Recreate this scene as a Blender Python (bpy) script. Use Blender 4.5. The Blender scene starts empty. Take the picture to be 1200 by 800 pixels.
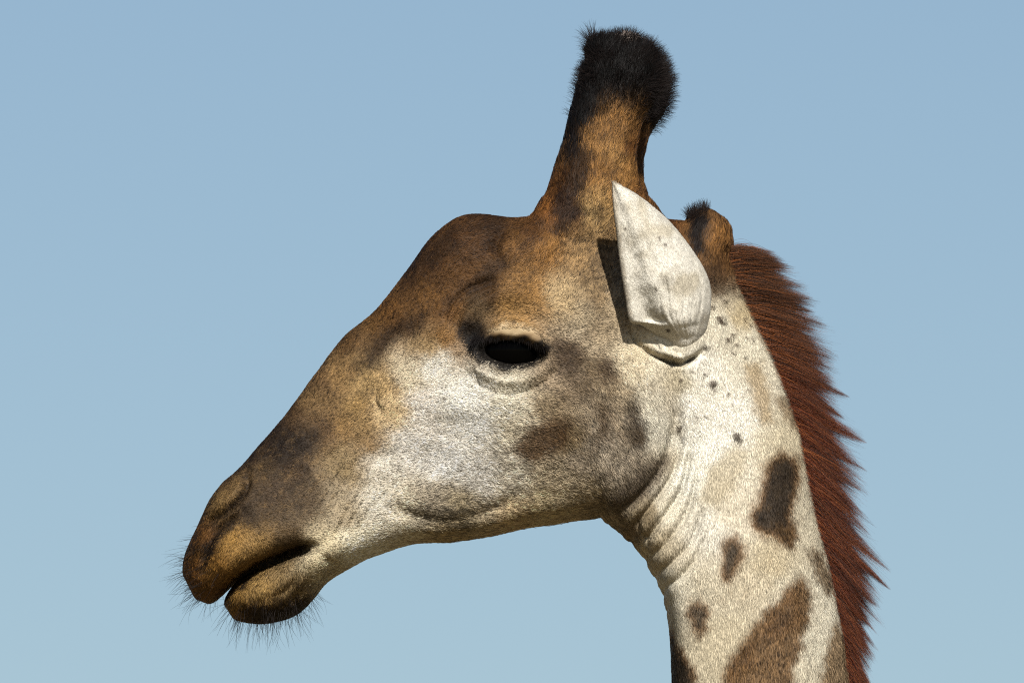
import bpy, math, random
import numpy as np
from mathutils import Vector

# ------------------------------------------------------------------ camera, sky, sun, exposure
SC = bpy.context.scene
HEAD_Z = 4.30                     # height of the picture centre on the animal's mid plane
DIST, CAM_Z = 20.0, 2.0
cam = bpy.data.cameras.new('camera'); camo = bpy.data.objects.new('camera', cam)
SC.collection.objects.link(camo); SC.camera = camo
camo.location = (0, -DIST, CAM_Z)
aim = Vector((0, 0, HEAD_Z)) - camo.location
camo.rotation_euler = aim.to_track_quat('-Z', 'Y').to_euler()
cam.sensor_width = 36; cam.lens = 36 * aim.length / 1.2
cam.clip_start = 0.5; cam.clip_end = 20000

SUN = Vector((0.17, -0.79, 0.59)).normalized()          # towards the sun
world = bpy.data.worlds.new('World'); SC.world = world; world.use_nodes = True
wn = world.node_tree
bg = wn.nodes['Background']
sky = wn.nodes.new('ShaderNodeTexSky'); sky.sky_type = 'NISHITA'; sky.sun_disc = False
sky.sun_elevation = math.asin(SUN.z); sky.sun_rotation = math.atan2(SUN.x, SUN.y)
sky.altitude = 400; sky.air_density = 1.0; sky.dust_density = 0.45; sky.ozone_density = 2.4
wn.links.new(sky.outputs[0], bg.inputs[0]); bg.inputs[1].default_value = 0.05
sl = bpy.data.lights.new('sun', 'SUN'); sl.energy = 5.0; sl.angle = math.radians(0.5); sl.color = (1.0, 0.955, 0.885)
so = bpy.data.objects.new('sun', sl); SC.collection.objects.link(so)
so.rotation_euler = SUN.to_track_quat('Z', 'Y').to_euler(); so.location = (3, -5, 9)
SC.view_settings.view_transform = 'Standard'; SC.view_settings.look = 'None'
SC.view_settings.exposure = 0.6; SC.view_settings.gamma = 1.0
SC.cycles.use_denoising = False; SC.cycles.filter_width = 1.1; SC.cycles.use_adaptive_sampling = False
SC.cycles.sample_clamp_direct = 3.0; SC.cycles.sample_clamp_indirect = 1.5
SC.cycles.max_bounces = 6; SC.cycles.diffuse_bounces = 3
SC.cycles_curves.shape = 'RIBBONS'; SC.cycles_curves.subdivisions = 2

ROOT = np.array([0.32, 0.0, 0.0])
UP = (HEAD_Z - CAM_Z) / DIST        # the view looks up by this slope, so nearer things show higher
rng = np.random.default_rng(7)

# ------------------------------------------------------------------ numeric helpers
def w2l(P):                       # photo-plane millimetres (px, y mm, py) -> metres, local to the animal
    P = np.asarray(P, float)
    out = np.empty_like(P)
    out[:, 0] = (P[:, 0] - 600) * .001 - ROOT[0]
    out[:, 1] = P[:, 1] * .001 - ROOT[1]
    out[:, 2] = HEAD_Z + (400 - P[:, 2]) * .001 - ROOT[2]
    return out
def l2p(V):
    out = np.empty_like(V)
    out[:, 0] = (V[:, 0] + ROOT[0]) * 1000 + 600
    out[:, 1] = (V[:, 1] + ROOT[1]) * 1000
    out[:, 2] = 400 - (V[:, 2] + ROOT[2] - HEAD_Z) * 1000
    return out

def hash3(i, j, k, seed):
    n = (i * 374761393 + j * 668265263 + k * 2147483647 + seed * 974634777) & 0xFFFFFFFF
    n = ((n ^ (n >> 13)) * 1274126177) & 0xFFFFFFFF
    n = (n ^ (n >> 16)) & 0xFFFFFFFF
    return n / 4294967295.0 * 2 - 1
def vnoise(P, scale, seed=0):     # smooth value noise, -1..1
    Q = P / scale
    I = np.floor(Q).astype(np.int64); F = Q - I; F = F * F * (3 - 2 * F)
    r = 0
    for a in (0, 1):
        for b in (0, 1):
            for c in (0, 1):
                w = (F[:, 0] if a else 1 - F[:, 0]) * (F[:, 1] if b else 1 - F[:, 1]) * (F[:, 2] if c else 1 - F[:, 2])
                r = r + w * hash3(I[:, 0] + a, I[:, 1] + b, I[:, 2] + c, seed)
    return r
def fbm(P, scale, seed=0, octv=3):
    r = 0; a = 1
    for o in range(octv):
        r = r + a * vnoise(P, scale / 2 ** o, seed + o * 17); a *= .5
    return r / 1.5
def catmull(K, n):                # resample control rows smoothly
    K = np.asarray(K, float); m = len(K)
    u = np.linspace(0, m - 1, n); i = np.clip(u.astype(int), 0, m - 2); f = (u - i)[:, None]
    p0 = K[np.clip(i - 1, 0, m - 1)]; p1 = K[i]; p2 = K[i + 1]; p3 = K[np.clip(i + 2, 0, m - 1)]
    return .5 * (2 * p1 + (p2 - p0) * f + (2 * p0 - 5 * p1 + 4 * p2 - p3) * f ** 2 + (3 * p1 - p0 - 3 * p2 + p3) * f ** 3)
def seg_dist(X, Y, pts, closed=False):
    pts = np.asarray(pts, float)
    if closed: pts = np.vstack([pts, pts[:1]])
    d = np.full(X.shape, 1e9)
    for a, b in zip(pts[:-1], pts[1:]):
        v = b - a; t = np.clip(((X - a[0]) * v[0] + (Y - a[1]) * v[1]) / (v @ v), 0, 1)
        d = np.minimum(d, np.hypot(X - a[0] - t * v[0], Y - a[1] - t * v[1]))
    return d
def poly_sd(X, Y, pts):           # signed distance, negative inside
    d = seg_dist(X, Y, pts, True)
    pts = np.asarray(pts, float); ins = np.zeros(X.shape, bool)
    for a, b in zip(pts, np.roll(pts, -1, 0)):
        c = ((a[1] > Y) != (b[1] > Y))
        with np.errstate(divide='ignore', invalid='ignore'):
            xi = (b[0] - a[0]) * (Y - a[1]) / (b[1] - a[1]) + a[0]
        ins ^= c & (X < xi)
    return np.where(ins, -d, d)
def sstep(a, b, x):
    t = np.clip((x - a) / (b - a), 0, 1); return t * t * (3 - 2 * t)
def lin(c):
    c = np.asarray(c, float) / 255.0
    return np.where(c <= .04045, c / 12.92, ((c + .055) / 1.055) ** 2.4)
def smooth_line(pts, n=14): return catmull(pts, n)

# ------------------------------------------------------------------ materials
def new_mat(name):
    m = bpy.data.materials.new(name); m.use_nodes = True
    return m, m.node_tree, m.node_tree.nodes['Principled BSDF']
def skin_material():
    m, nt, b = new_mat('hide')
    at = nt.nodes.new('ShaderNodeAttribute'); at.attribute_name = 'tone'
    no = nt.nodes.new('ShaderNodeTexNoise'); no.inputs['Scale'].default_value = 900; no.inputs['Detail'].default_value = 4
    bu = nt.nodes.new('ShaderNodeBump'); bu.inputs['Strength'].default_value = .35; bu.inputs['Distance'].default_value = .001
    tc = nt.nodes.new('ShaderNodeTexCoord')
    nt.links.new(tc.outputs['Object'], no.inputs['Vector']); nt.links.new(no.outputs[0], bu.inputs['Height'])
    nt.links.new(at.outputs['Color'], b.inputs['Base Color']); nt.links.new(bu.outputs[0], b.inputs['Normal'])
    b.inputs['Roughness'].default_value = .75; b.inputs['Specular IOR Level'].default_value = .25
    return m
def hair_material(name, rough=.6, spec=.15, use_normal=True, tip=1.0, root=.75):
    m, nt, b = new_mat(name)
    at = nt.nodes.new('ShaderNodeAttribute'); at.attribute_name = 'tone'
    hi = nt.nodes.new('ShaderNodeHairInfo')
    mr = nt.nodes.new('ShaderNodeMapRange'); mr.inputs['To Min'].default_value = root; mr.inputs['To Max'].default_value = tip
    nt.links.new(hi.outputs['Intercept'], mr.inputs['Value'])
    mx = nt.nodes.new('ShaderNodeVectorMath'); mx.operation = 'SCALE'
    nt.links.new(at.outputs['Color'], mx.inputs[0]); nt.links.new(mr.outputs[0], mx.inputs['Scale'])
    nt.links.new(mx.outputs[0], b.inputs['Base Color'])
    if use_normal:
        an = nt.nodes.new('ShaderNodeAttribute'); an.attribute_name = 'lie'
        nt.links.new(an.outputs['Vector'], b.inputs['Normal'])
    b.inputs['Roughness'].default_value = rough; b.inputs['Specular IOR Level'].default_value = spec
    return m
def plain(name, col, rough=.5, spec=.5, coat=0):
    m, nt, b = new_mat(name)
    no = nt.nodes.new('ShaderNodeTexNoise'); no.inputs['Scale'].default_value = 60
    cr = nt.nodes.new('ShaderNodeValToRGB')
    cr.color_ramp.elements[0].color = (*[c * .7 for c in col], 1); cr.color_ramp.elements[1].color = (*[min(1, c * 1.3) for c in col], 1)
    nt.links.new(no.outputs[0], cr.inputs[0]); nt.links.new(cr.outputs[0], b.inputs['Base Color'])
    b.inputs['Roughness'].default_value = rough; b.inputs['Specular IOR Level'].default_value = spec
    b.inputs['Coat Weight'].default_value = coat; b.inputs['Coat Roughness'].default_value = .03
    return m

# ------------------------------------------------------------------ ground (below the frame; it throws the warm light back up)
def ground():
    n = 40; verts = []; faces = []
    r = [0] + [2 * 1.26 ** k for k in range(36)]
    for ri in r[1:]:
        for k in range(n):
            a = 2 * math.pi * k / n
            verts.append((ri * math.cos(a), ri * math.sin(a), .25 * math.sin(ri * .13 + 2 * a) * min(1, ri / 80)))
    c = len(verts); verts.append((0, 0, 0))
    for i in range(len(r) - 2):
        for k in range(n):
            k2 = (k + 1) % n
            faces.append((i * n + k, (i + 1) * n + k, (i + 1) * n + k2, i * n + k2))
    for k in range(n): faces.append((c, k, (k + 1) % n))
    me = bpy.data.meshes.new('ground'); me.from_pydata(verts, [], faces)
    o = bpy.data.objects.new('ground', me); SC.collection.objects.link(o)
    m, nt, b = new_mat('dry_grass_soil')
    no = nt.nodes.new('ShaderNodeTexNoise'); no.inputs['Scale'].default_value = .4; no.inputs['Detail'].default_value = 8
    cr = nt.nodes.new('ShaderNodeValToRGB')
    cr.color_ramp.elements[0].position = .35; cr.color_ramp.elements[0].color = (.13, .10, .05, 1)
    cr.color_ramp.elements[1].position = .7; cr.color_ramp.elements[1].color = (.24, .18, .09, 1)
    tc = nt.nodes.new('ShaderNodeTexCoord'); nt.links.new(tc.outputs['Object'], no.inputs['Vector'])
    nt.links.new(no.outputs[0], cr.inputs[0]); nt.links.new(cr.outputs[0], b.inputs['Base Color']); b.inputs['Roughness'].default_value = .95
    me.materials.append(m); o['kind'] = 'structure'; o['label'] = 'dry tan savanna ground below the giraffe'; o['category'] = 'ground'
ground()

# ------------------------------------------------------------------ coat colours, with shade painted into some creases (px, py, R, G, B)
TONES = np.array([
 # muzzle and lips
 (430,520,140,112,74),(385,505,96,72,46),(330,515,52,38,26),(350,545,76,57,37),(405,545,150,128,92),(450,540,215,206,188),(440,590,212,202,182),
 (400,600,165,148,120),(360,590,92,74,52),(325,575,80,62,42),(290,600,62,48,33),(308,555,92,72,46),(300,635,150,118,70),(275,632,158,120,62),(250,662,150,108,50),
 (228,672,126,84,38),(232,625,118,80,40),(243,642,52,38,26),(262,582,128,100,60),(340,630,100,80,54),(310,690,158,126,74),(278,700,150,114,58),(300,718,70,52,32),
 (340,688,136,112,74),(350,712,54,40,27),(372,668,196,180,146),(420,640,236,226,198),(330,720,52,38,25),(258,695,112,78,38),(385,640,196,180,146),
 (268,565,90,68,42),(285,540,60,44,29),
 # bridge, brow, forehead
 (310,530,64,47,31),(340,490,96,72,46),(370,470,122,96,62),(380,445,110,84,54),(410,400,106,78,46),(400,440,138,108,68),(430,450,158,130,86),(440,375,112,80,42),(455,365,130,90,46),(490,318,74,52,32),
 (520,300,118,79,36),(545,275,98,64,32),(570,262,72,48,27),(578,284,84,54,27),(540,320,134,92,42),(500,345,142,100,48),(592,292,150,106,54),(622,272,92,60,30),
 (640,300,142,100,50),(620,340,158,116,62),(600,362,160,122,72),(572,342,108,76,40),(560,362,104,84,58),(530,360,120,82,40),(520,398,138,100,54),(500,408,160,132,90),
 (508,432,232,224,206),(480,440,208,192,162),(452,455,176,146,100),(420,475,148,118,72),(455,482,206,178,134),(500,480,226,216,200),(540,470,234,228,212),(400,500,146,114,70),(430,495,158,128,84),
 # cheek
 (600,470,212,202,178),(560,492,232,226,212),(600,500,196,182,156),(640,480,160,140,110),(662,445,160,140,114),(665,410,140,118,92),(682,395,180,164,138),(682,368,172,154,124),(700,440,146,126,98),
 (480,520,212,204,190),(520,540,218,212,200),(560,560,210,202,188),(600,560,196,184,162),(650,560,190,172,142),(682,540,164,148,126),(670,510,148,126,92),(700,512,170,156,136),(715,488,144,126,102),
 (720,560,166,152,132),(690,580,176,158,128),(540,598,164,148,118),(500,592,168,154,132),(478,600,218,204,176),(600,602,196,172,134),(640,592,204,184,146),(520,625,176,156,120),(662,598,188,170,138),(700,594,156,140,114),
 (770,500,206,198,178),(740,540,146,132,112),(735,470,170,152,124),(720,455,170,150,120),
 # horn, poll, ear root
 (660,345,180,154,114),(680,300,158,126,84),(692,250,166,136,90),(712,150,144,104,58),(725,182,152,114,66),(742,175,104,66,32),(702,235,166,130,80),(668,250,84,52,25),(655,225,112,72,34),(640,245,132,84,38),
 (755,222,108,70,34),(700,205,150,106,54),(730,215,150,108,58),(700,40,26,20,18),(750,60,24,19,18),(770,90,24,19,18),(695,90,28,21,18),(680,130,34,24,18),(720,95,36,26,19),
 (815,268,56,40,26),(842,282,138,96,50),(850,305,104,72,40),(798,266,98,62,30),(832,318,80,58,36),(720,340,160,146,124),(742,430,208,192,162),(700,340,156,130,92),(690,322,126,102,70),(700,385,168,148,118),
 # neck
 (820,430,236,229,212),(790,440,198,186,158),(850,380,226,216,192),(870,372,198,178,140),(880,402,216,206,182),(800,560,236,230,212),(780,602,228,218,194),(758,606,150,132,102),(830,620,224,216,198),
 (880,685,210,196,168),(900,660,202,186,154),(830,690,206,194,168),(950,600,214,202,176),(960,720,228,218,194),(790,690,228,218,194),(850,500,234,227,210),(820,520,236,230,213),(770,640,196,180,150),
 (762,440,226,214,188),(765,470,224,214,190),(748,412,212,196,164),(780,410,226,216,194),(800,480,234,227,210),(778,545,206,192,164),(920,520,210,196,166),(860,600,216,204,180),(850,750,212,198,168),(930,700,222,212,188),(900,900,214,200,170),(860,1100,214,200,170),(1000,1000,218,204,176),(900,1400,214,200,170),
], float)
BLOTS = [   # outline, colour, edge softness, opacity
 ([(895,545),(912,528),(936,535),(939,572),(926,598),(936,626),(928,640),(902,634),(880,622),(877,602),(890,575)], (50,34,20), 7, .95),
 ([(902,615),(935,612),(932,642),(905,638)], (98,72,42), 6, .6),
 ([(846,628),(860,624),(869,640),(866,668),(855,684),(842,676),(840,650)], (62,45,28), 6, .92),
 ([(806,706),(820,698),(833,714),(830,738),(820,748),(806,736),(801,720)], (78,58,38), 6, .9),
 ([(935,672),(950,690),(947,722),(936,745),(936,770),(926,800),(920,850),(850,860),(842,800),(852,772),(870,745),(892,718),(915,692)], (112,80,44), 7, .92),
 ([(910,700),(935,690),(935,730),(905,750),(890,740)], (72,50,28), 9, .6), ([(850,770),(885,745),(880,775),(852,800)], (70,50,30), 9, .6),
 ([(778,690),(786,735),(800,758),(812,785),(817,840),(776,850)], (50,36,24), 5, .94),
 ([(946,640),(962,648),(978,690),(972,702),(956,684)], (98,74,46), 4, .85),
 ([(978,728),(996,750),(1000,830),(958,830),(956,792),(966,758)], (126,96,60), 5, .85),
 ([(873,425),(890,422),(902,458),(904,490),(892,498),(880,472)], (164,138,98), 6, .7),
 ([(815,584),(834,545),(864,518),(878,532),(862,574),(838,594)], (188,172,140), 6, .65),
 ([(908,466),(924,468),(938,500),(930,508),(916,490)], (122,98,68), 5, .75),
 ([(880,380),(896,392),(905,415),(895,410)], (140,118,90), 4, .6),
 ([(780,430),(798,430),(800,470),(797,512),(785,505),(778,460)], (196,180,150), 6, .5),
 ([(594,527),(612,502),(648,489),(670,492),(666,515),(646,530),(628,548),(604,534)], (92,64,34), 8, .88),
 ([(736,475),(748,470),(758,500),(752,528),(740,520),(733,495)], (70,56,42), 7, .9),
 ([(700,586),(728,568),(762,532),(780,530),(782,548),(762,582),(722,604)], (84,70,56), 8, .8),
 ([(650,398),(676,402),(684,425),(668,445),(648,428)], (74,56,40), 8, .8),
 ([(702,424),(722,420),(726,446),(706,452)], (74,54,36), 7, .85), ([(695,475),(712,470),(712,520),(700,515)], (84,64,42), 7, .75),
 ([(675,395),(690,375),(695,400),(682,412)], (120,100,74), 7, .5),
 ([(664,440),(690,436),(700,466),(672,476)], (96,78,58), 9, .6), ([(650,455),(668,470),(660,492),(640,480)], (128,108,82), 9, .5),
 ([(688,350),(700,300),(712,292),(708,340),(698,380)], (112,90,62), 7, .5),
 ([(470,594),(500,600),(545,596),(560,585),(556,606),(520,616),(484,610)], (110,98,80), 8, .6),
 ([(420,430),(438,396),(468,374),(504,362),(500,384),(462,406),(436,434)], (58,40,22), 9, .85),
 ([(480,300),(505,276),(545,256),(590,258),(585,275),(560,268),(520,285),(490,330),(465,352)], (66,45,26), 8, .7),
 ([(300,538),(330,500),(375,506),(365,530),(330,545)], (44,32,22), 10, .8),
 ([(540,380),(560,374),(572,386),(566,402),(545,406),(536,394)], (34,26,21), 6, .92),
 ([(548,394),(575,392),(600,390),(632,398),(650,406),(636,420),(615,434),(590,436),(566,426),(548,414)], (20,16,14), 4, .97),
 ([(574,386),(592,379),(612,381),(628,391),(600,390)], (206,186,150), 4, .7),
 ([(655,275),(645,250),(655,215),(672,165),(690,178),(700,190),(690,212),(676,235),(668,265)], (50,31,16), 8, .85),
 ([(684,20),(795,40),(795,105),(764,145),(752,112),(728,96),(712,104),(702,122),(690,135),(684,170),(668,196),(655,190),(668,140)], (24,19,17), 7, .95),
 ([(792,258),(812,236),(838,248),(834,275),(836,310),(808,308)], (30,23,18), 7, .92),
 ([(272,604),(250,618),(240,640),(232,668),(240,672),(250,646),(262,626),(282,612)], (46,34,24), 4, .85),  # groove from nostril to lip, its shade painted in
 ([(290,720),(320,712),(352,700),(368,704),(345,724),(310,732)], (42,31,21), 6, .85),
 ([(258,704),(270,688),(285,671),(312,655),(350,639),(364,638),(342,652),(314,665),(290,681),(272,702)], (26,19,16), 3, .95),  # mouth slit, darkness of the recess painted on
 ([(722,36),(745,34),(750,44),(738,50),(724,46)], (176,160,150), 4, .9),
 ([(440,368),(475,322),(510,276),(548,254),(600,258),(636,296),(606,335),(560,345),(520,385),(470,400)], (88,60,32), 24, .45),
 ([(252,600),(257,582),(274,563),(287,556),(284,572),(270,588)], (140,112,70), 5, .5),
 ([(470,350),(500,296),(545,266),(590,270),(578,320),(530,335),(500,352)], (84,56,30), 16, .5),
 ([(596,298),(600,316),(575,336),(540,350),(515,366),(535,336),(572,312)], (58,40,24), 8, .6),  # crease below the horn base, shade put into the coat colour
 ([(293,552),(291,576),(276,596),(256,610),(242,620),(252,604),(271,590),(285,573)], (40,29,20), 3, .8),  # nostril crease, painted dark like the shaded opening
 ([(725,604),(745,612),(752,634),(738,640),(722,624)], (104,84,62), 6, .7),  # painted shade in the throat pocket
]
mole_rng = np.random.default_rng(3)
MOLES = [(825,407,3.2),(843,374,4.2),(845,378,3),(862,511,5),(866,516,3),(795,502,3.6),(797,445,2.5),(833,360,2.6),(852,398,3.4),(858,392,2.6),(862,404,2.4),(521,467,2.6),(603,377,2.6),(772,280,2),(848,352,2.4),(834,450,5)] + \
        [(mole_rng.uniform(800, 885), mole_rng.uniform(340, 540), mole_rng.uniform(1.0, 2.2)) for _ in range(34)]
def tone_at(P):                   # P rows (px, y, py) -> linear colour
    n = len(P); out = np.empty((n, 3)); T = lin(TONES[:, 2:5])
    for s in range(0, n, 60000):
        Q = P[s:s + 60000].copy(); Q[:, 2] -= np.abs(Q[:, 1]) * UP
        wx = fbm(Q, 26, 1) * 9 + vnoise(Q, 7, 5) * 3; wy = fbm(Q, 26, 2) * 9 + vnoise(Q, 7, 6) * 3
        X = Q[:, 0] + wx; Y = Q[:, 2] + wy
        d2 = (X[:, None] - TONES[None, :, 0]) ** 2 + (Y[:, None] - TONES[None, :, 1]) ** 2
        w = 1 / (d2 + 90) ** 1.9
        c = (w @ T) / w.sum(1)[:, None]
        X = Q[:, 0] + wx * .65 + vnoise(Q, 5, 300) * 2.5; Y = Q[:, 2] + wy * .65 + vnoise(Q, 5, 301) * 2.5
        for pts, col, soft, op in BLOTS:
            p = np.asarray(pts); m = (X > p[:, 0].min() - 30) & (X < p[:, 0].max() + 30) & (Y > p[:, 1].min() - 30) & (Y < p[:, 1].max() + 30)
            if not m.any(): continue
            sd = poly_sd(X[m], Y[m], pts)
            a = (op * (1 - sstep(-soft, soft, sd)))[:, None]; cc = lin(col)
            if sum(col) < 210 and p[:, 0].min() > 770:              # neck patches are browner towards their rims
                k = sstep(-soft * 1.9, -soft * .2, sd)[:, None]; cc = cc * (1 - k) + lin((116, 82, 46)) * k
            c[m] = c[m] * (1 - a) + cc * a
        def region(cx, cy, rx, ry): return np.exp(-(((Q[:, 0] - cx) / rx) ** 2 + ((Q[:, 2] - cy) / ry) ** 2) ** 2)
        for cx, cy, rx, ry, sc, seed, lo, hi, op, col in ((705,485,75,105,17,200,.0,.45,.55,(92,74,52)), (705,485,75,105,7,205,.1,.5,.35,(84,68,50)), (540,310,85,65,22,210,-.05,.5,.6,(52,35,20)),
                 (345,570,70,60,9,220,.0,.5,.4,(40,29,19)), (345,565,80,65,6,225,.1,.6,.35,(150,118,74)), (690,240,60,80,13,230,.05,.5,.5,(48,30,16)), (430,450,70,60,16,240,.1,.6,.4,(96,70,40)), (520,590,60,26,12,250,.0,.5,.45,(104,92,74)),
                 (900,690,70,120,9,260,.2,.6,.25,(140,112,76)), (690,330,30,60,9,270,.05,.45,.55,(92,72,48))):
            w0 = region(cx, cy, rx, ry); m = w0 > .03
            if m.any():
                a = (op * w0[m] * sstep(lo, hi, fbm(Q[m] * np.array([1, .6, 1]), sc, seed)))[:, None]; c[m] = c[m] * (1 - a) + lin(col) * a
        for mx, my, r in MOLES:
            d = np.hypot(Q[:, 0] - mx, Q[:, 2] - my)
            a = (.85 * (1 - sstep(r * .6, r * 1.3, d)))[:, None]
            c = c * (1 - a) + lin((70, 52, 38)) * a
        out[s:s + 60000] = c * np.interp(c @ np.array([.3, .55, .15]), [.008, .04, .12, .35, .8], [.46, .6, .82, .96, 1.02])[:, None] * np.array([.975, .985, .995])
    return out

# ------------------------------------------------------------------ body: lofted head and neck, jaw, horns, skull knob -> one skin
def loft(rows, n_u=160, n_v=64, power=2.5, y0=0.0):
    rows = catmull(rows, n_u)
    th = np.linspace(0, 2 * math.pi, n_v, endpoint=False)
    t = (1 - np.cos(th)) / 2
    V = []
    for r in rows:
        if len(r) > 9: power = r[9]
        pw = np.where(t > .5, power * (1.75 if len(r) > 9 else 1), power)
        base = np.sign(np.sin(th)) * (1 - np.abs(2 * t - 1) ** pw).clip(0) ** (1 / pw)
        w = np.interp(t, [0, .25, .5, .75, 1], r[4:9])
        # smooth the width along t a little
        x = r[0] + (r[2] - r[0]) * t; z = r[1] + (r[3] - r[1]) * t
        V.append(np.stack([x, y0 + base * w, z], 1))
    V = np.vstack(V); F = []
    for i in range(n_u - 1):
        for k in range(n_v):
            F.append((i * n_v + k, i * n_v + (k + 1) % n_v, (i + 1) * n_v + (k + 1) % n_v, (i + 1) * n_v + k))
    F.append(tuple(range(n_v - 1, -1, -1))); F.append(tuple((n_u - 1) * n_v + k for k in range(n_v)))
    return V, F
def ring_loft(C, n_u=70, n_v=40):   # rows: px, py, y, radius across the picture, radius in depth
    R = catmull(C, n_u); V = []; F = []
    d = np.gradient(R[:, :2], axis=0); d /= np.linalg.norm(d, axis=1)[:, None]
    for r, a in zip(R, d):
        for k in range(n_v):
            p = 2 * math.pi * k / n_v
            V.append((r[0] + math.cos(p) * r[3] * -a[1], r[2] + math.sin(p) * r[4], r[1] + math.cos(p) * r[3] * a[0]))
    for i in range(n_u - 1):
        for k in range(n_v):
            F.append((i * n_v + k, i * n_v + (k + 1) % n_v, (i + 1) * n_v + (k + 1) % n_v, (i + 1) * n_v + k))
    F.append(tuple(range(n_v - 1, -1, -1))); F.append(tuple((n_u - 1) * n_v + k for k in range(n_v)))
    return np.array(V), F
def ball(c, r, n=28):
    V = [(c[0], c[1], c[2] - r[2])]; F = []
    for i in range(1, n):
        a = math.pi * i / n
        for k in range(2 * n):
            b = math.pi * k / n
            V.append((c[0] + r[0] * math.sin(a) * math.cos(b), c[1] + r[1] * math.sin(a) * math.sin(b), c[2] - r[2] * math.cos(a)))
    V.append((c[0], c[1], c[2] + r[2])); L = len(V) - 1; m = 2 * n
    for k in range(m):
        F.append((0, 1 + k, 1 + (k + 1) % m)); F.append((L, 1 + (n - 2) * m + (k + 1) % m, 1 + (n - 2) * m + k))
    for i in range(n - 2):
        for k in range(m):
            F.append((1 + i * m + k, 1 + (i + 1) * m + k, 1 + (i + 1) * m + (k + 1) % m, 1 + i * m + (k + 1) % m))
    return np.array(V), F

HEAD = [ # top px,py | bottom px,py | half widths from top to bottom | squareness
 (215,672, 230,701, 14,16,18,18,16, 2.2), (217,655, 247,706, 28,34,38,39,36, 2.4), (225,635, 263,693, 42,50,54,58,56, 2.6), (236,612, 278,678, 50,58,64,70,70, 2.9),
 (247,588, 302,664, 54,62,68,74,76, 3.1), (262,568, 330,652, 55,65,70,76,78, 3.2), (281,551, 358,648, 52,63,70,76,78, 3.2), (305,523, 394,664, 48,60,68,74,74, 3.2),
 (335,488, 432,651, 47,58,66,72,70, 3.2), (370,440, 482,634, 48,58,68,74,72, 3.3), (405,395, 530,630, 53,66,75,79,76, 3.5), (440,366, 580,622, 60,79,85,86,80, 3.6),
 (475,322, 620,612, 70,90,96,94,86, 3.7), (510,276, 655,607, 78,97,104,101,92, 3.7), (548,254, 690,603, 84,100,107,106,98, 3.7), (602,258, 708,601, 90,102,108,109,102, 3.7),
 (660,260, 716,610, 92,102,107,110,104, 3.6), (730,256, 723,616, 88,98,102,106,102, 3.4), (790,260, 736,628, 74,88,94,98,96, 3.2), (836,268, 748,642, 58,80,88,92,92, 3.1),
 (857,305, 757,655, 44,72,86,89,90, 3.0), (872,345, 766,672, 38,69,84,87,90, 3.0), (905,415, 776,690, 37,68,84,87,90, 3.0), (935,500, 782,715, 38,70,85,88,90, 3.0),
 (955,600, 786,745, 40,72,86,89,90, 3.0), (976,684, 788,790, 42,76,88,90,90, 3.0), (992,780, 790,850, 46,82,92,92,90, 2.9), (1003,900, 788,960, 50,86,98,96,90, 2.8),
 (1020,1100, 778,1150, 54,92,108,102,90, 2.6), (1045,1400, 760,1450, 60,100,120,112,94, 2.4), (1080,1800, 730,1850, 66,112,134,124,98, 2.4)]
JAW = [(264,708, 269,715, 10,11,12,11,9), (268,698, 276,725, 26,29,31,30,25), (278,685, 296,730, 38,43,46,44,36), (295,673, 321,729, 44,50,54,52,42),
 (314,664, 347,720, 50,57,60,57,46), (335,654, 366,703, 55,63,68,65,54), (354,642, 384,681, 60,70,75,73,64), (382,618, 416,661, 56,66,72,70,62), (425,585, 460,639, 36,42,46,44,34)]
GUMS = [(276,680, 282,692, 4,5,6,5,4), (292,662, 304,684, 14,16,18,16,14), (318,648, 334,672, 24,28,30,28,24), (350,628, 364,656, 30,34,38,34,30)]
def horn(side):
    dx = 0 if side < 0 else 9
    L = [(60,688,757),(76,684,771),(94,680,771),(112,676,761),(132,671,752),(152,666,747),(175,660,744),(200,651,746),(225,641,753),(250,624,772),(285,606,792),(330,630,770)]
    rows = []
    for i, (y, a, b) in enumerate(L):
        ry = [24,31,32,30,28,27,28,31,35,39,40,34][i]; yy = [62,62,62,61,60,59,58,57,55,50,43,34][i]
        rows.append(((a + b) / 2 + dx * (i < 9), y + yy * UP, side * yy, (b - a) / 2, ry))
    a = rows[0]
    rows = [(a[0] + 1, 44 + 7, a[2], a[3] * .45, 9), (a[0] + 1, 47 + 7, a[2], a[3] * .82, 18)] + rows
    return ring_loft(rows)
def build_body_mesh():
    parts = []
    H = np.array(HEAD, float); parts.append(loft(H, 220, 72))
    J = np.array(JAW, float); parts.append(loft(J, 90, 56))
    G = np.array(GUMS, float); parts.append(loft(G, 40, 40))
    for s in (-1, 1):
        parts.append(horn(s))
        parts.append(ball((600, s * 74, 420), (64, 40, 50)))           # orbit
    parts.append(ball((722, 0, 596), (20, 62, 18)))                    # throat fold
    parts.append(ball((742, 0, 618), (16, 60, 16)))
    parts.append(ball((826, 0, 288), (32, 46, 42)))                    # occipital knob
    parts.append(ball((838, 0, 275), (19, 30, 22)))
    V = []; F = []; o = 0
    for v, f in parts:
        V.append(v); F += [tuple(i + o for i in q) for q in f]; o += len(v)
    V = w2l(np.vstack(V))
    me = bpy.data.meshes.new('rough'); me.from_pydata(V.tolist(), [], F); me.update()
    ob = bpy.data.objects.new('rough', me); SC.collection.objects.link(ob)
    md = ob.modifiers.new('r', 'REMESH'); md.mode = 'VOXEL'; md.voxel_size = .0021; md.adaptivity = 0
    sm = ob.modifiers.new('s', 'SMOOTH'); sm.factor = .5; sm.iterations = 12
    dg = bpy.context.evaluated_depsgraph_get(); dg.update()
    out = bpy.data.meshes.new_from_object(ob.evaluated_get(dg))
    bpy.data.objects.remove(ob); bpy.data.meshes.remove(me)
    return out

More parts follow.
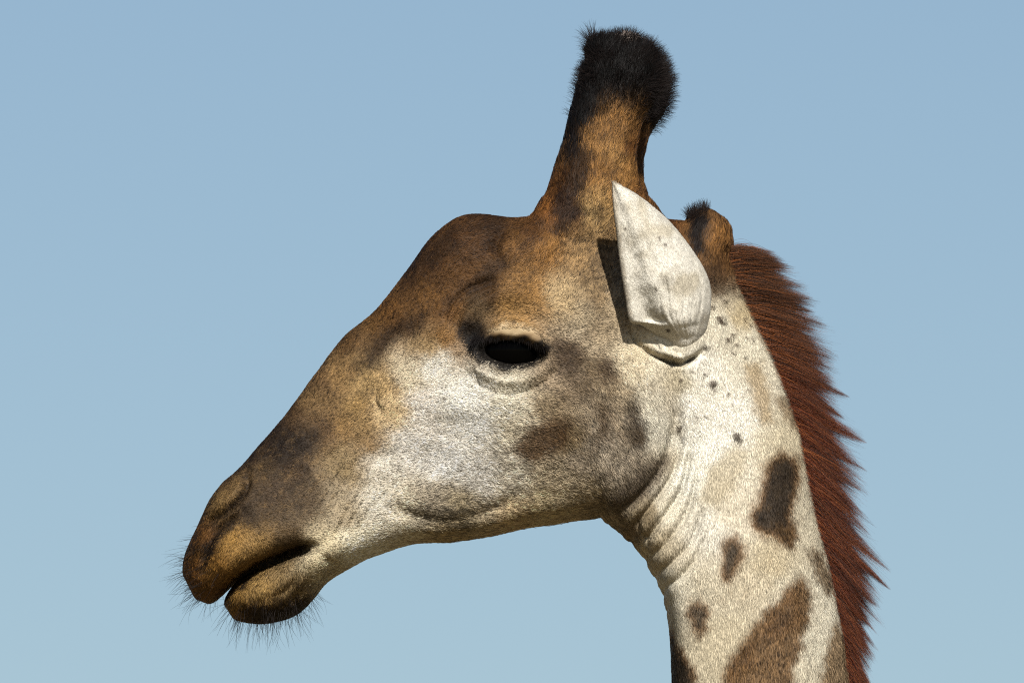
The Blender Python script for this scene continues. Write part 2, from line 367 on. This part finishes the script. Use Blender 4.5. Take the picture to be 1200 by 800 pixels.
def relief(X, Y, P):              # outward displacement, mm, over the side of the head
    D = np.zeros(X.shape)
    def ridge(pts, w, a, n=14):
        nonlocal D
        if w <= 5.5: a = a * 1.7
        p = smooth_line(pts, n); m = (X > p[:, 0].min() - 4 * w) & (X < p[:, 0].max() + 4 * w) & (Y > p[:, 1].min() - 4 * w) & (Y < p[:, 1].max() + 4 * w)
        d = seg_dist(X[m], Y[m], p)
        # fade towards both ends
        e = np.minimum(np.hypot(X[m] - p[0, 0], Y[m] - p[0, 1]), np.hypot(X[m] - p[-1, 0], Y[m] - p[-1, 1]))
        D[m] += a * np.exp(-(d / w) ** 2) * (.25 + .75 * sstep(0, 4 * w, e))
    def bump(cx, cy, rx, ry, rot, a):
        nonlocal D
        c, s = math.cos(math.radians(rot)), math.sin(math.radians(rot)); dx = X - cx; dy = Y - cy
        D += a * np.exp(-((dx * c + dy * s) / rx) ** 2 - ((-dx * s + dy * c) / ry) ** 2)
    # eye
    ridge([(532,385),(552,360),(580,346),(612,346),(642,362)], 15, 7)
    ridge([(560,394),(578,387),(603,384),(630,394),(648,407)], 8, 8)
    e = ((X - 599) / 42) ** 2 + ((Y - 413 - (X - 599) * .08) / 19) ** 2
    D -= 19 * (1 - sstep(.6, 1.1, e))
    bump(552, 393, 16, 13, 0, -7)
    ridge([(545,416),(566,436),(595,447),(625,441),(648,420)], 7, 5)
    ridge([(545,436),(566,454),(595,463),(630,453),(655,430)], 3, -1.1)
    for k in range(3): ridge([(534 - 7 * k,392 - 5 * k),(541 - 6 * k,368 - 6 * k),(560 - 4 * k,350 - 7 * k),(585,340 - 7 * k)], 3, -2.4)
    ridge([(556,432),(560,450),(563,468)], 2, -1.2)
    # face crest, cheek, jaw
    ridge([(650,470),(570,482),(490,470),(445,490)], 20, 4)
    bump(457, 470, 17, 15, 0, 3); ridge([(443,456),(440,470),(449,486)], 3, -1.6)
    ridge([(440,520),(500,548),(580,560)], 24, -4)
    ridge([(395,540),(440,522),(500,512)], 10, 2)
    ridge([(430,512),(400,525),(375,548)], 5, -2)
    ridge([(450,588),(478,603),(512,611),(548,608),(585,595),(606,578)], 8, -5)
    bump(700, 520, 60, 60, 0, 5); bump(735, 555, 32, 34, 0, 6)
    ridge([(480,622),(560,612),(640,596),(692,588)], 12, 5)
    ridge([(796,462),(789,510),(774,548),(748,582),(716,606)], 7, -8)
    ridge([(712,470),(706,500),(708,525)], 6, -2.5)
    # throat and neck folds
    for i, f in enumerate([[(800,505),(788,552),(762,592),(736,624)], [(808,525),(798,572),(774,608),(748,640)], [(816,552),(804,600),(782,632),(758,656)],
              [(824,590),(810,632),(788,656),(764,676)], [(826,624),(812,656),(794,676),(770,694)]]):
        ridge(f, 4.0, -3.4 + .35 * i); ridge([(x + 7, y + 7) for x, y in f], 6, 1.5)
    ridge([(745,608),(748,626),(760,640)], 4, -3)
    ridge([(812,440),(822,520),(812,600)], 18, 3); ridge([(835,500),(862,522),(860,570)], 6, -1.5)
    ridge([(850,400),(865,470),(862,520)], 14, 2)
    # horn root and forehead
    bump(622, 285, 42, 30, -40, 11)
    ridge([(600,262),(582,282),(581,300),(590,314)], 6, -5); ridge([(590,314),(565,332),(540,340)], 7, -3)
    bump(540, 292, 48, 34, -25, 7); bump(480, 360, 30, 22, -40, 4)
    for k in range(5): ridge([(640 + 16 * k,320 - 8 * k),(662 + 10 * k,270 - 10 * k),(676 + 8 * k,215 - 10 * k)], 5, -1.0)
    # nose and mouth
    ridge([(291,553),(288,574),(274,592),(253,606),(240,616)], 4, -4.5); ridge([(284,555),(281,572),(268,587),(249,600)], 4, 1.6); bump(264, 580, 20, 12, -45, 1.5)
    ridge([(286,600),(258,616),(244,638),(234,668)], 5, -5)
    ridge([(300,640),(275,652),(252,675),(236,690)], 13, 6)
    ridge([(312,660),(336,650),(366,640)], 5, -8)
    wr = np.random.default_rng(11)
    for k in range(7):
        o = 11 * k + wr.uniform(-3, 3); e = wr.uniform(-10, 10)
        ridge([(404 + o, 545 + 3 * k + e), (380 + o * .9 + wr.uniform(-3, 3), 590 + k), (366 + o * .75, 626 + 2 * k + e * .6)], wr.uniform(2.4, 4), -wr.uniform(.9, 2.3))
    ridge([(352,662),(340,690),(318,702)], 5, -2.5); ridge([(366,668),(356,692),(338,708)], 5, -2.5); ridge([(372,648),(390,662),(396,676)], 5, -2)
    # ear root swelling and folds
    bump(802, 396, 40, 36, 0, 15)
    for k in range(5): ridge([(738 + 6 * k,384 + 2 * k),(746 + 6 * k,402 + 2 * k),(764 + 5 * k,416 + 2 * k),(792 + 3 * k,424 + 1 * k),(818,418 - 2 * k)], 2.6, -3.6 + .3 * k); ridge([(742 + 6 * k,384 + 2 * k),(750 + 6 * k,401 + 2 * k),(768 + 5 * k,414 + 2 * k),(794 + 3 * k,421 + 1 * k)], 2.8, 1.8)
    for mx, my, r in MOLES: bump(mx, my, r, r, 0, r * .55)
    D += fbm(P, 34, 9) * 1.6 + fbm(P, 11, 10) * .5 * np.interp(X, [740, 800], [1, .3])
    return D

def mesh_arrays(me):
    n = len(me.vertices); V = np.empty(n * 3); me.vertices.foreach_get('co', V); V = V.reshape(-1, 3)
    N = np.empty(n * 3); me.vertices.foreach_get('normal', N); N = N.reshape(-1, 3)
    me.calc_loop_triangles(); T = np.empty(len(me.loop_triangles) * 3, np.int32); me.loop_triangles.foreach_get('vertices', T)
    return V, N, T.reshape(-1, 3)
def set_tone(me, col):
    a = me.color_attributes.new('tone', 'FLOAT_COLOR', 'POINT')
    a.data.foreach_set('color', np.hstack([col, np.ones((len(col), 1))]).astype(np.float32).ravel())
def child(name, data, mat, parent):
    o = bpy.data.objects.new(name, data); SC.collection.objects.link(o); o.parent = parent
    if mat: data.materials.append(mat)
    return o

giraffe = bpy.data.objects.new('giraffe', None); SC.collection.objects.link(giraffe); giraffe.location = ROOT
giraffe['label'] = 'giraffe seen in profile with white ear, dark-tufted horn and red-brown mane against clear sky'
giraffe['category'] = 'giraffe'
giraffe.empty_display_size = .2

HIDE = skin_material()
body_me = build_body_mesh(); body_me.name = 'body'
V, N, T = mesh_arrays(body_me)
P = l2p(V)
side = sstep(.12, .55, np.abs(N[:, 1]))
D = relief(P[:, 0], P[:, 2] - np.abs(P[:, 1]) * UP, P) * side + (1 - side) * fbm(P, 16, 30) * .5
fold = 1 - side                                                     # throat folds carry on round the front of the neck
D += fold * -1.2 * np.exp(-((P[:, 0] - 760) / 60) ** 2) * np.clip(np.sin((P[:, 2] - P[:, 0] * .35) * .36), -.4, 1) * sstep(600, 620, P[:, 2]) * (1 - sstep(690, 740, P[:, 2]))
V = V + N * (D * .001)[:, None]
body_me.vertices.foreach_set('co', V.ravel()); body_me.update()
V, N, T = mesh_arrays(body_me); P = l2p(V)
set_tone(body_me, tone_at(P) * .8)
body_me.polygons.foreach_set('use_smooth', np.ones(len(body_me.polygons), bool))
body = child('body', body_me, HIDE, giraffe)

# ------------------------------------------------------------------ ears
def ear_mesh(sidey):
    Fr = catmull([(786,424),(774,398),(752,381),(738,376),(733,352),(727,314),(722,274),(718,240),(717,214)], 110)
    Bk = catmull([(804,426),(820,402),(828,380),(832,356),(830,330),(815,300),(784,260),(748,230),(718,213.5)], 110)
    yf = catmull([[72],[92],[116],[130],[136],[144],[153],[159],[162]], 110)[:, 0]
    yb = catmull([[70],[82],[88],[92],[98],[108],[126],[146],[162]], 110)[:, 0]
    bl = catmull([[10],[20],[27],[28],[28],[26],[20],[11],[1]], 110)[:, 0]
    nt = 72; V = []; F = []
    t = np.linspace(0, 1, nt)
    for i in range(110):
        s = i / 109
        x = Fr[i, 0] + (Bk[i, 0] - Fr[i, 0]) * t; z = Fr[i, 1] + (Bk[i, 1] - Fr[i, 1]) * t
        prof = np.sin(math.pi * t ** 1.15) ** .8
        yo = yf[i] + (yb[i] - yf[i]) * t + bl[i] * prof
        z = z + yo * UP; q = np.stack([x, yo, z], 1)
        wob = fbm(q, 26, 40) * 3.4 + vnoise(q, 9, 41) * .7 - 5 * np.exp(-((t - .2) / .12) ** 2) * math.sin(math.pi * s)
        wob += -2.2 * np.exp(-((t - .35 - .25 * (1 - s)) / .05) ** 2) * math.exp(-((s - .35) / .25) ** 2) - 1.6 * np.exp(-((t - .62) / .05) ** 2) * math.exp(-((s - .45) / .3) ** 2)
        wob += -15 * np.exp(-((t - .26 - .5 * (.4 - s)) / .13) ** 2) * math.exp(-((s - .36) / .1) ** 2) + 2.0 * np.exp(-((t - .03) / .04) ** 2)
        for q0, (w0, dp) in enumerate(((.44, 1.4), (.53, 2.2), (.6, 1.2), (.69, 2.4), (.78, 1.5), (.86, 2.2), (.92, 1.4))): wob += -dp * np.exp(-((t - w0 - .05 * math.sin(6 * s + 5 * w0)) / .016) ** 2) * math.exp(-((s - .36 - .03 * (q0 % 3)) / .17) ** 2)
        wob += -1.3 * np.exp(-((s - .12 - .05 * t) / .018) ** 2) - 1.3 * np.exp(-((s - .2 - .05 * t) / .018) ** 2)
        th = 3.0 + (9 * (1 - s) ** 1.3) * np.sin(math.pi * t)
        yo = yo + wob * np.sin(math.pi * t) ** .5
        yi = yo - th - bl[i] * .15 * prof
        V += [(a, sidey * b, c) for a, b, c in zip(x, yo, z)] + [(a, sidey * b, c) for a, b, c in zip(x[::-1], yi[::-1], z[::-1])]
    m = 2 * nt
    for i in range(109):
        for k in range(m):
            f = (i * m + k, i * m + (k + 1) % m, (i + 1) * m + (k + 1) % m, (i + 1) * m + k)
            F.append(f if sidey < 0 else f[::-1])
    F.append(tuple(range(m))[::-1] if sidey < 0 else tuple(range(m))); F.append(tuple(109 * m + k for k in range(m)) if sidey < 0 else tuple(109 * m + k for k in range(m))[::-1])
    me = bpy.data.meshes.new('ear'); me.from_pydata(w2l(np.array(V)).tolist(), [], F); me.update()
    me.polygons.foreach_set('use_smooth', np.ones(len(me.polygons), bool))
    return me
def ear_tone(P):
    P = P.copy(); P[:, 2] -= np.abs(P[:, 1]) * UP
    c = np.tile(lin((200, 195, 182)), (len(P), 1))
    a = (.55 * sstep(.05, .6, fbm(P, 30, 50)))[:, None]; c = c * (1 - a) + lin((160, 148, 122)) * a
    a = (.35 * sstep(.1, .6, fbm(P, 12, 51)))[:, None]; c = c * (1 - a) + lin((146, 138, 122)) * a
    d = seg_dist(P[:, 0], P[:, 2], [(736,372),(733,352),(727,314),(722,274),(718,240),(717,214)])
    a = (.6 * (1 - sstep(1.5, 7, d + 2 * vnoise(P, 6, 55))))[:, None]; c = c * (1 - a) + lin((128, 114, 92)) * a
    for mx, my, r in ((772,280,1.8),(779,288,1.6),(732,269,1.5),(768,340,1.6),(783,388,2.2),(776,311,1.2)):
        a = (.9 * (1 - sstep(r * .7, r * 1.4, np.hypot(P[:, 0] - mx, P[:, 2] - my))))[:, None]; c = c * (1 - a) + lin((60, 46, 36)) * a
    return c
ears = []
for s in (-1, 1):
    me = ear_mesh(s); ev, en, et = mesh_arrays(me); set_tone(me, ear_tone(l2p(ev)))
    ears.append(child('ear', me, HIDE, giraffe)); ears[-1]['label'] = 'white ear turned back with a pointed tip'

# ------------------------------------------------------------------ eyes
EYE = plain('eye_surface', (.0008, .0007, .0006), .05, .03, 0)
for s in (-1, 1):
    v, f = ball((598, s * 66, 420), (44, 37, 36), 24)
    me = bpy.data.meshes.new('eye'); me.from_pydata(w2l(v).tolist(), [], f); me.polygons.foreach_set('use_smooth', np.ones(len(f), bool))
    child('eye', me, EYE, giraffe)['label'] = 'dark glossy eye'

# ------------------------------------------------------------------ hair
def hair_object(name, pts, rad, tone, lie, mat, parent):   # pts (n, k, 3) metres; rad (n, k)
    n, k, _ = pts.shape
    hc = bpy.data.hair_curves.new(name); hc.add_curves([k] * n)
    hc.attributes['position'].data.foreach_set('vector', pts.astype(np.float32).ravel())
    a = hc.attributes.new('radius', 'FLOAT', 'POINT'); a.data.foreach_set('value', rad.astype(np.float32).ravel())
    a = hc.attributes.new('tone', 'FLOAT_COLOR', 'CURVE'); a.data.foreach_set('color', np.hstack([tone, np.ones((n, 1))]).astype(np.float32).ravel())
    if lie is not None:
        a = hc.attributes.new('lie', 'FLOAT_VECTOR', 'CURVE'); a.data.foreach_set('vector', lie.astype(np.float32).ravel())
    o = child(name, hc, mat, parent); o['kind'] = 'stuff'
    return o
def unit(a): return a / np.maximum(np.linalg.norm(a, axis=1), 1e-9)[:, None]
def sample(V, N, T, weight, count):
    A = V[T[:, 0]]; B = V[T[:, 1]]; C = V[T[:, 2]]
    ar = np.linalg.norm(np.cross(B - A, C - A), axis=1) / 2 * weight
    i = rng.choice(len(T), count, p=ar / ar.sum())
    u = rng.random(count); v = rng.random(count); fl = u + v > 1; u[fl] = 1 - u[fl]; v[fl] = 1 - v[fl]
    w = 1 - u - v
    p = A[i] * w[:, None] + B[i] * u[:, None] + C[i] * v[:, None]
    n = unit(N[T[i, 0]] * w[:, None] + N[T[i, 1]] * u[:, None] + N[T[i, 2]] * v[:, None])
    return p, n
FLOW = np.array([(300,600,.7,-.5),(400,450,.7,-.7),(500,350,.7,-.6),(560,280,.9,-.25),(500,550,.9,-.35),(600,500,1,0),(650,420,.9,.2),(720,500,.6,.8),(640,600,.9,-.2),
 (740,560,.5,.8),(660,280,.4,-.9),(690,200,.2,-1),(720,80,.15,-1),(690,330,.3,-.9),(820,400,.1,1),(820,280,.3,-1),(850,600,0,1),(950,600,.15,1),(900,800,0,1),(900,1400,0,1),
 (250,660,-.35,.9),(300,705,0,1),(240,600,-.1,.9),(420,640,.9,-.3),(520,625,.95,-.1),(760,620,.3,1)], float)
def flow_at(P):
    d2 = (P[:, 0:1] - FLOW[None, :, 0]) ** 2 + (P[:, 2:3] - FLOW[None, :, 1]) ** 2
    w = 1 / (d2 + 400) ** 1.6
    return (w @ FLOW[:, 2:4]) / w.sum(1)[:, None]
LEN = np.array([(300,600,3.2),(250,640,4),(300,700,4.5),(400,500,4),(390,600,2.8),(410,560,2.8),(500,350,4.5),(560,270,5),(500,550,5),(600,500,5.5),(600,400,3),(560,400,3),(545,360,3),(600,450,3),(640,410,4),(700,500,6.5),(740,550,7),(640,590,7),(520,610,8),(450,610,5),(660,300,8),(700,180,11),(720,80,13),
 (690,330,5),(820,420,2.6),(760,410,2.2),(820,280,8),(850,600,3.6),(780,600,2.4),(800,560,2.4),(950,600,5),(900,800,6),(900,1400,8),(800,370,2.4),(860,450,3)], float)
def length_at(P):
    d2 = (P[:, 0:1] - LEN[None, :, 0]) ** 2 + (P[:, 2:3] - LEN[None, :, 1]) ** 2
    w = 1 / (d2 + 300) ** 1.6
    return (w @ LEN[:, 2]) / w.sum(1)

def coat(count):
    ctr = P[T].mean(1); nn = N[T].mean(1)
    wt = np.where(nn[:, 1] < .35, 1.0, .22) * (1 - .9 * sstep(830, 900, ctr[:, 2]))
    e = ((ctr[:, 0] - 599) / 40) ** 2 + ((ctr[:, 2] - 413) / 17) ** 2
    wt *= np.where(e < .8, .0, 1)                                    # bare lid rims
    p, n = sample(V, N, T, wt, count); q = l2p(p)
    f = flow_at(q); L = length_at(q) * rng.uniform(.7, 1.2, count) * .001
    calm = (1 - .75 * sstep(740, 800, q[:, 0]))[:, None]
    jit = (np.stack([vnoise(q, 11, 60), vnoise(q, 11, 61), vnoise(q, 11, 62)], 1) * .32 + rng.normal(0, .3, (count, 3))) * calm
    d = np.stack([f[:, 0], np.zeros(count), -f[:, 1]], 1) + jit
    d = unit(d - n * (d * n).sum(1)[:, None])
    lift = (.14 + .18 * rng.random(count))[:, None]
    pts = np.empty((count, 4, 3)); L = L[:, None]
    pts[:, 0] = p - n * .0006
    pts[:, 1] = p + L * .34 * unit(d * .8 + n * lift * 1.9)
    pts[:, 2] = pts[:, 1] + L * .33 * unit(d + n * lift * .8)
    pts[:, 3] = pts[:, 2] + L * .33 * unit(d + n * lift * .25)
    rad = np.array([1.0, .95, .7, .12])[None] * (rng.uniform(.12, .22, count) * .001)[:, None]
    rad[n[:, 1] > .4] *= 1.8
    sc_ = np.interp(q[:, 0], [740, 800], [3.2, 1.7])
    q2 = q + np.stack([rng.normal(0, 1, count) * sc_, np.zeros(count), rng.normal(0, 1, count) * sc_], 1)
    c = tone_at(q2)
    lum = c.mean(1)
    # agouti: shares of dark guard hairs and of pale ones, gathered in small locks that run with the lie of the hair
    al = np.stack([q[:, 0] * f[:, 0] + q[:, 2] * f[:, 1], q[:, 1], -q[:, 0] * f[:, 1] + q[:, 2] * f[:, 0]], 1) * np.array([.45, 1, 1.0])
    lock = .75 * vnoise(al, 1.7, 70) + .35 * vnoise(q, 5, 73)
    busy = np.interp(q[:, 0], [735, 785], [1, .22])
    busy = np.maximum(busy, np.interp(lum, [.1, .4], [1, 0]))
    rr = rng.random(count) * .7 + .15 + .5 * lock
    dark = rr < busy * np.interp(lum, [.01, .06, .3, .5, .7], [.1, .3, .36, .2, .06])
    pale = rr > 1 - busy * np.interp(lum, [.01, .06, .3, .5, .7], [.1, .26, .3, .3, .3])
    k = (1 + rng.uniform(-.22, .25, count) * np.clip(busy + .2, 0, 1)) * (1 + busy * (.5 * lock + .18 * vnoise(q, 9, 72) + .12 * vnoise(q, 20, 71)))
    k = k * np.interp(busy, [.2, .8], [.84, 1.0]); k = np.where(dark, k * .38, k); k = np.where(pale & ~dark, k * 1.45, k)
    c = np.clip(c * k[:, None], .004, .86)
    lie = unit(n * .8 + d * .12 + rng.normal(0, .2, (count, 3)) * np.clip(busy + .15, 0, 1)[:, None])
    hair_object('coat', pts, rad, c, lie, hair_material('coat_hair'), giraffe)
coat(560000)

def ear_fur():
    for e, s in zip(ears, (-1, 1)):
        v, n_, t = mesh_arrays(e.data); cnt = 52000 if s < 0 else 9000
        rim = np.abs(n_[t].mean(1)[:, 1]) < .55                     # a little thicker along the rims
        p, n = sample(v, n_, t, np.where(rim, 2.0, 1.0), cnt); q = l2p(p)
        d = np.stack([rng.normal(-.35, .3, cnt), np.zeros(cnt), rng.normal(.8, .3, cnt)], 1); d = unit(d - n * (d * n).sum(1)[:, None])
        L = (rng.uniform(2.2, 4.2, cnt) * .001)[:, None]
        pts = np.stack([p - n * .0004, p + L * .35 * unit(d + n * .2), p + L * .7 * unit(d + n * .13), p + L * unit(d + n * .08)], 1)
        rad = np.array([1, .9, .7, .1])[None] * (rng.uniform(.06, .1, cnt) * .001)[:, None]
        c = np.clip(ear_tone(q) * (rng.uniform(.95, 1.05, cnt) * (1 + .05 * vnoise(q, 5, 80)))[:, None], 0, .86)
        hair_object('ear_fur', pts, rad, c, unit(n + rng.normal(0, .03, (cnt, 3))), hair_material('ear_hair', root=.95), e)
ear_fur()

def strands(name, p, d, L, rad0, tone, mat, parent, droop=0.0, curl=.0, k=6):
    n = len(p); pts = np.empty((n, k, 3)); pts[:, 0] = p; dd = unit(d.copy()); w = rng.normal(0, curl, (n, 3))
    for j in range(1, k):
        pts[:, j] = pts[:, j - 1] + dd * (L / (k - 1))[:, None]
        dd = unit(dd + np.array([0, 0, -droop]) + w)
    rad = np.linspace(1, 0, k)[None] ** .6 * rad0[:, None] + .00003
    return hair_object(name, pts, rad, tone, None, mat, parent)

def mane():
    # crest line with hair direction and length (px, py, dx, dy, length)
    G = catmull([(856,292,.97,.02,44),(864,318,.97,.12,62),(876,350,.95,.2,74),(896,392,.9,.36,76),(914,440,.84,.46,74),(932,492,.78,.54,76),(944,545,.74,.6,84),(953,600,.7,.66,92),(966,650,.64,.72,78),
                 (980,700,.56,.8,56),(990,752,.5,.84,48),(997,800,.5,.84,54),(1003,900,.5,.84,66),(1012,1000,.5,.84,66),(1020,1100,.5,.84,60)], 400)
    n = 64000; nc = 300
    cs = rng.random(nc) ** 1.0 * 399; cy = rng.normal(0, 9, nc); cl = rng.uniform(.75, 1.12, nc); ca = rng.normal(0, .09, nc)
    order = np.argsort(cs); cs = cs[order]
    u = rng.random(n) * 399
    y = np.clip(rng.normal(0, 9, n), -20, 20)
    j = np.searchsorted(cs, u + rng.normal(0, 5.5, n)).clip(0, nc - 1)
    def at(u):
        i = np.clip(u.astype(int), 0, 398); f = (u - i)[:, None]; return G[i] * (1 - f) + G[i + 1] * f
    g = at(u); gc = at(cs[j])
    nrm = np.stack([-(at(np.clip(u + 2, 0, 399)) - at(np.clip(u - 2, 0, 399)))[:, 1] * -1, (at(np.clip(u + 2, 0, 399)) - at(np.clip(u - 2, 0, 399)))[:, 0]], 1)
    root = np.stack([g[:, 0] - 7 - np.abs(y) * .35, y, g[:, 1]], 1)
    L = g[:, 4] * cl[j] * (.45 + .7 * rng.random(n) ** .6) + 6
    ang = ca[j] + rng.normal(0, .07, n)
    def rot(dx, dy, a): return dx * np.cos(a) - dy * np.sin(a), dx * np.sin(a) + dy * np.cos(a)
    dx, dy = rot(g[:, 2], g[:, 3], ang)
    # own tip and the clump's tip
    out = rng.normal(0, .16, n) + y * .012
    tip = root + np.stack([dx * L, out * L, dy * L], 1)
    cdx, cdy = rot(gc[:, 2], gc[:, 3], ca[j])
    ctip = np.stack([gc[:, 0] + cdx * L, cy[j], gc[:, 1] + cdy * L], 1)
    m = np.clip(rng.normal(.62, .22, n) + rng.normal(0, .16, nc)[j], 0, .96)[:, None]; m[rng.random(n) < .05] = .05
    tip = tip * (1 - m) + ctip * m
    k = 6; pts = np.empty((n, k, 3)); bend = rng.normal(2.5, 3, n)
    for a in range(k):
        t = a / (k - 1); t1 = t
        b = root + (tip - root) * t1
        b[:, 2] += -np.sin(math.pi * t) * bend; b[:, 0] += np.sin(math.pi * t) * bend * .4
        pts[:, a] = w2l(b)
    rad = (np.linspace(1, .08, k)[None] ** .7) * (rng.uniform(.08, .14, n) * .001)[:, None]
    low = sstep(330, 480, g[:, 1])[:, None]
    base = lin((92, 56, 28)) * (1 - low) + lin((104, 46, 16)) * low
    c = base * rng.uniform(.55, 1.35, n)[:, None]
    dk = rng.random(n) < .38; c[dk] = lin((46, 26, 18)) * rng.uniform(.7, 1.2, dk.sum())[:, None]
    gold = rng.random(n) < .12; c[gold] = lin((160, 92, 44))
    m = hair_material('mane_hair', .5, .2, False, .55, 1.0)
    hair_object('mane', pts, rad, c, None, m, giraffe)['label'] = 'stiff red-brown mane along the back of the neck'
mane()

DARK = hair_material('dark_hair', .5, .15, False, 1.0, 1.0)
def tufts():
    for s in (-1, 1):
        cx0 = 726 + (9 if s > 0 else 0); n = 9000
        sel = (np.abs(P[:, 1] - s * 60) < 42) & (P[:, 2] < 150) & (P[:, 0] > 640) & (P[:, 0] < 800)
        tm = sel[T].all(1); ctr = P[T].mean(1)
        w = np.where(tm, 1 - .9 * sstep(85, 150, ctr[:, 2] + (ctr[:, 0] - 720) * -.35), 0).clip(0)
        bald = np.hypot((ctr[:, 0] - 737) / 14, (ctr[:, 2] - 42) / 7) < 1; w = np.where(bald, w * .25, w)
        p, nn = sample(V, N, T, w, n); q = l2p(p)
        d = nn * .75 + np.array([.12, 0, .55]) + rng.normal(0, .18, (n, 3)) + np.stack([vnoise(q, 12, 90), vnoise(q, 12, 91), vnoise(q, 12, 92)], 1) * .5
        L = rng.uniform(8, 17, n) * .001
        right = sstep(745, 780, q[:, 0]) * 5; L += right * .001
        front = (q[:, 0] < 697) & (q[:, 2] < 62); L = np.where(front, L * 1.6, L)
        d[front] += np.array([-.1, 0, .6])
        c = np.tile(lin((26, 21, 20)), (n, 1)) * rng.uniform(.5, 1.6, n)[:, None]
        strands('ossicone_tuft', p, d, L, rng.uniform(.1, .17, n) * .001, c, DARK, giraffe, droop=.08, curl=.06)['label'] = 'black bristly tuft on top of a horn'
    sel = (np.hypot((P[:, 0] - 818) / 14, (P[:, 2] - 250) / 14) < 1) & (np.abs(P[:, 1]) < 30)
    tm = sel[T].all(1); n = 700
    p, nn = sample(V, N, T, tm.astype(float), n)
    d = nn * .5 + np.array([-.1, 0, .8]) + rng.normal(0, .3, (n, 3))
    strands('poll_tuft', p, d, rng.uniform(6, 17, n) * .001, rng.uniform(.1, .16, n) * .001, np.tile(lin((30, 23, 20)), (n, 1)), DARK, giraffe, curl=.08)
tufts()

def whiskers():
    ctr = P[T].mean(1); nn = N[T].mean(1)
    for (cx, cy, rx, ry, n, lo, hi, bias) in ((228, 682, 22, 34, 230, 8, 38, (-.55, 0, -.25)), (305, 722, 52, 16, 330, 8, 42, (-.15, 0, -.75)), (352, 705, 22, 16, 60, 12, 40, (.5, 0, -.5))):
        w = np.exp(-((ctr[:, 0] - cx) / rx) ** 2 - ((ctr[:, 2] - cy) / ry) ** 2) * (nn[:, 1] < .6)
        p, m = sample(V, N, T, w, n)
        d = m * .9 + np.array(bias) + rng.normal(0, .28, (n, 3))
        L = (lo + (hi - lo) * rng.random(n) ** 2) * .001
        strands('whiskers', p, d, L, rng.uniform(.09, .14, n) * .001, np.tile(lin((24, 18, 16)), (n, 1)), DARK, giraffe, droop=.06, curl=.07)['label'] = 'thin dark whiskers on the lips'
whiskers()

def lashes():
    for s in (-1, 1):
        n = 420; t = rng.random(n)
        ln = catmull([(556,399),(575,394),(600,392),(628,400),(648,411)], 200); b = ln[(t * 199).astype(int)]
        p = w2l(np.stack([b[:, 0] + rng.normal(0, 1, n), s * (104 + rng.normal(0, 1.5, n) - 10 * np.abs(t - .5)), b[:, 1] + 9 + rng.normal(0, 1.2, n)], 1))
        d = np.stack([(t - .5) * .9 - .1, np.full(n, s * .75), np.full(n, -.55)], 1) + rng.normal(0, .15, (n, 3))
        strands('eyelashes', p, d, rng.uniform(9, 19, n) * .001, rng.uniform(.14, .2, n) * .001, np.tile(lin((20, 16, 15)), (n, 1)), DARK, giraffe, droop=.14, curl=.03)['label'] = 'long black upper eyelashes'
        n = 150; t = rng.random(n)
        ln = catmull([(560,426),(580,436),(602,438),(626,430),(642,418)], 200); b = ln[(t * 199).astype(int)]
        p = w2l(np.stack([b[:, 0], s * (100 + rng.normal(0, 1.5, n)), b[:, 1] + 9], 1))
        d = np.stack([(t - .5) * .9, np.full(n, s * .6), np.full(n, -.6)], 1) + rng.normal(0, .15, (n, 3))
        strands('eyelashes', p, d, rng.uniform(5, 10, n) * .001, rng.uniform(.1, .15, n) * .001, np.tile(lin((24, 19, 17)), (n, 1)), DARK, giraffe, droop=.05, curl=.03)
lashes()
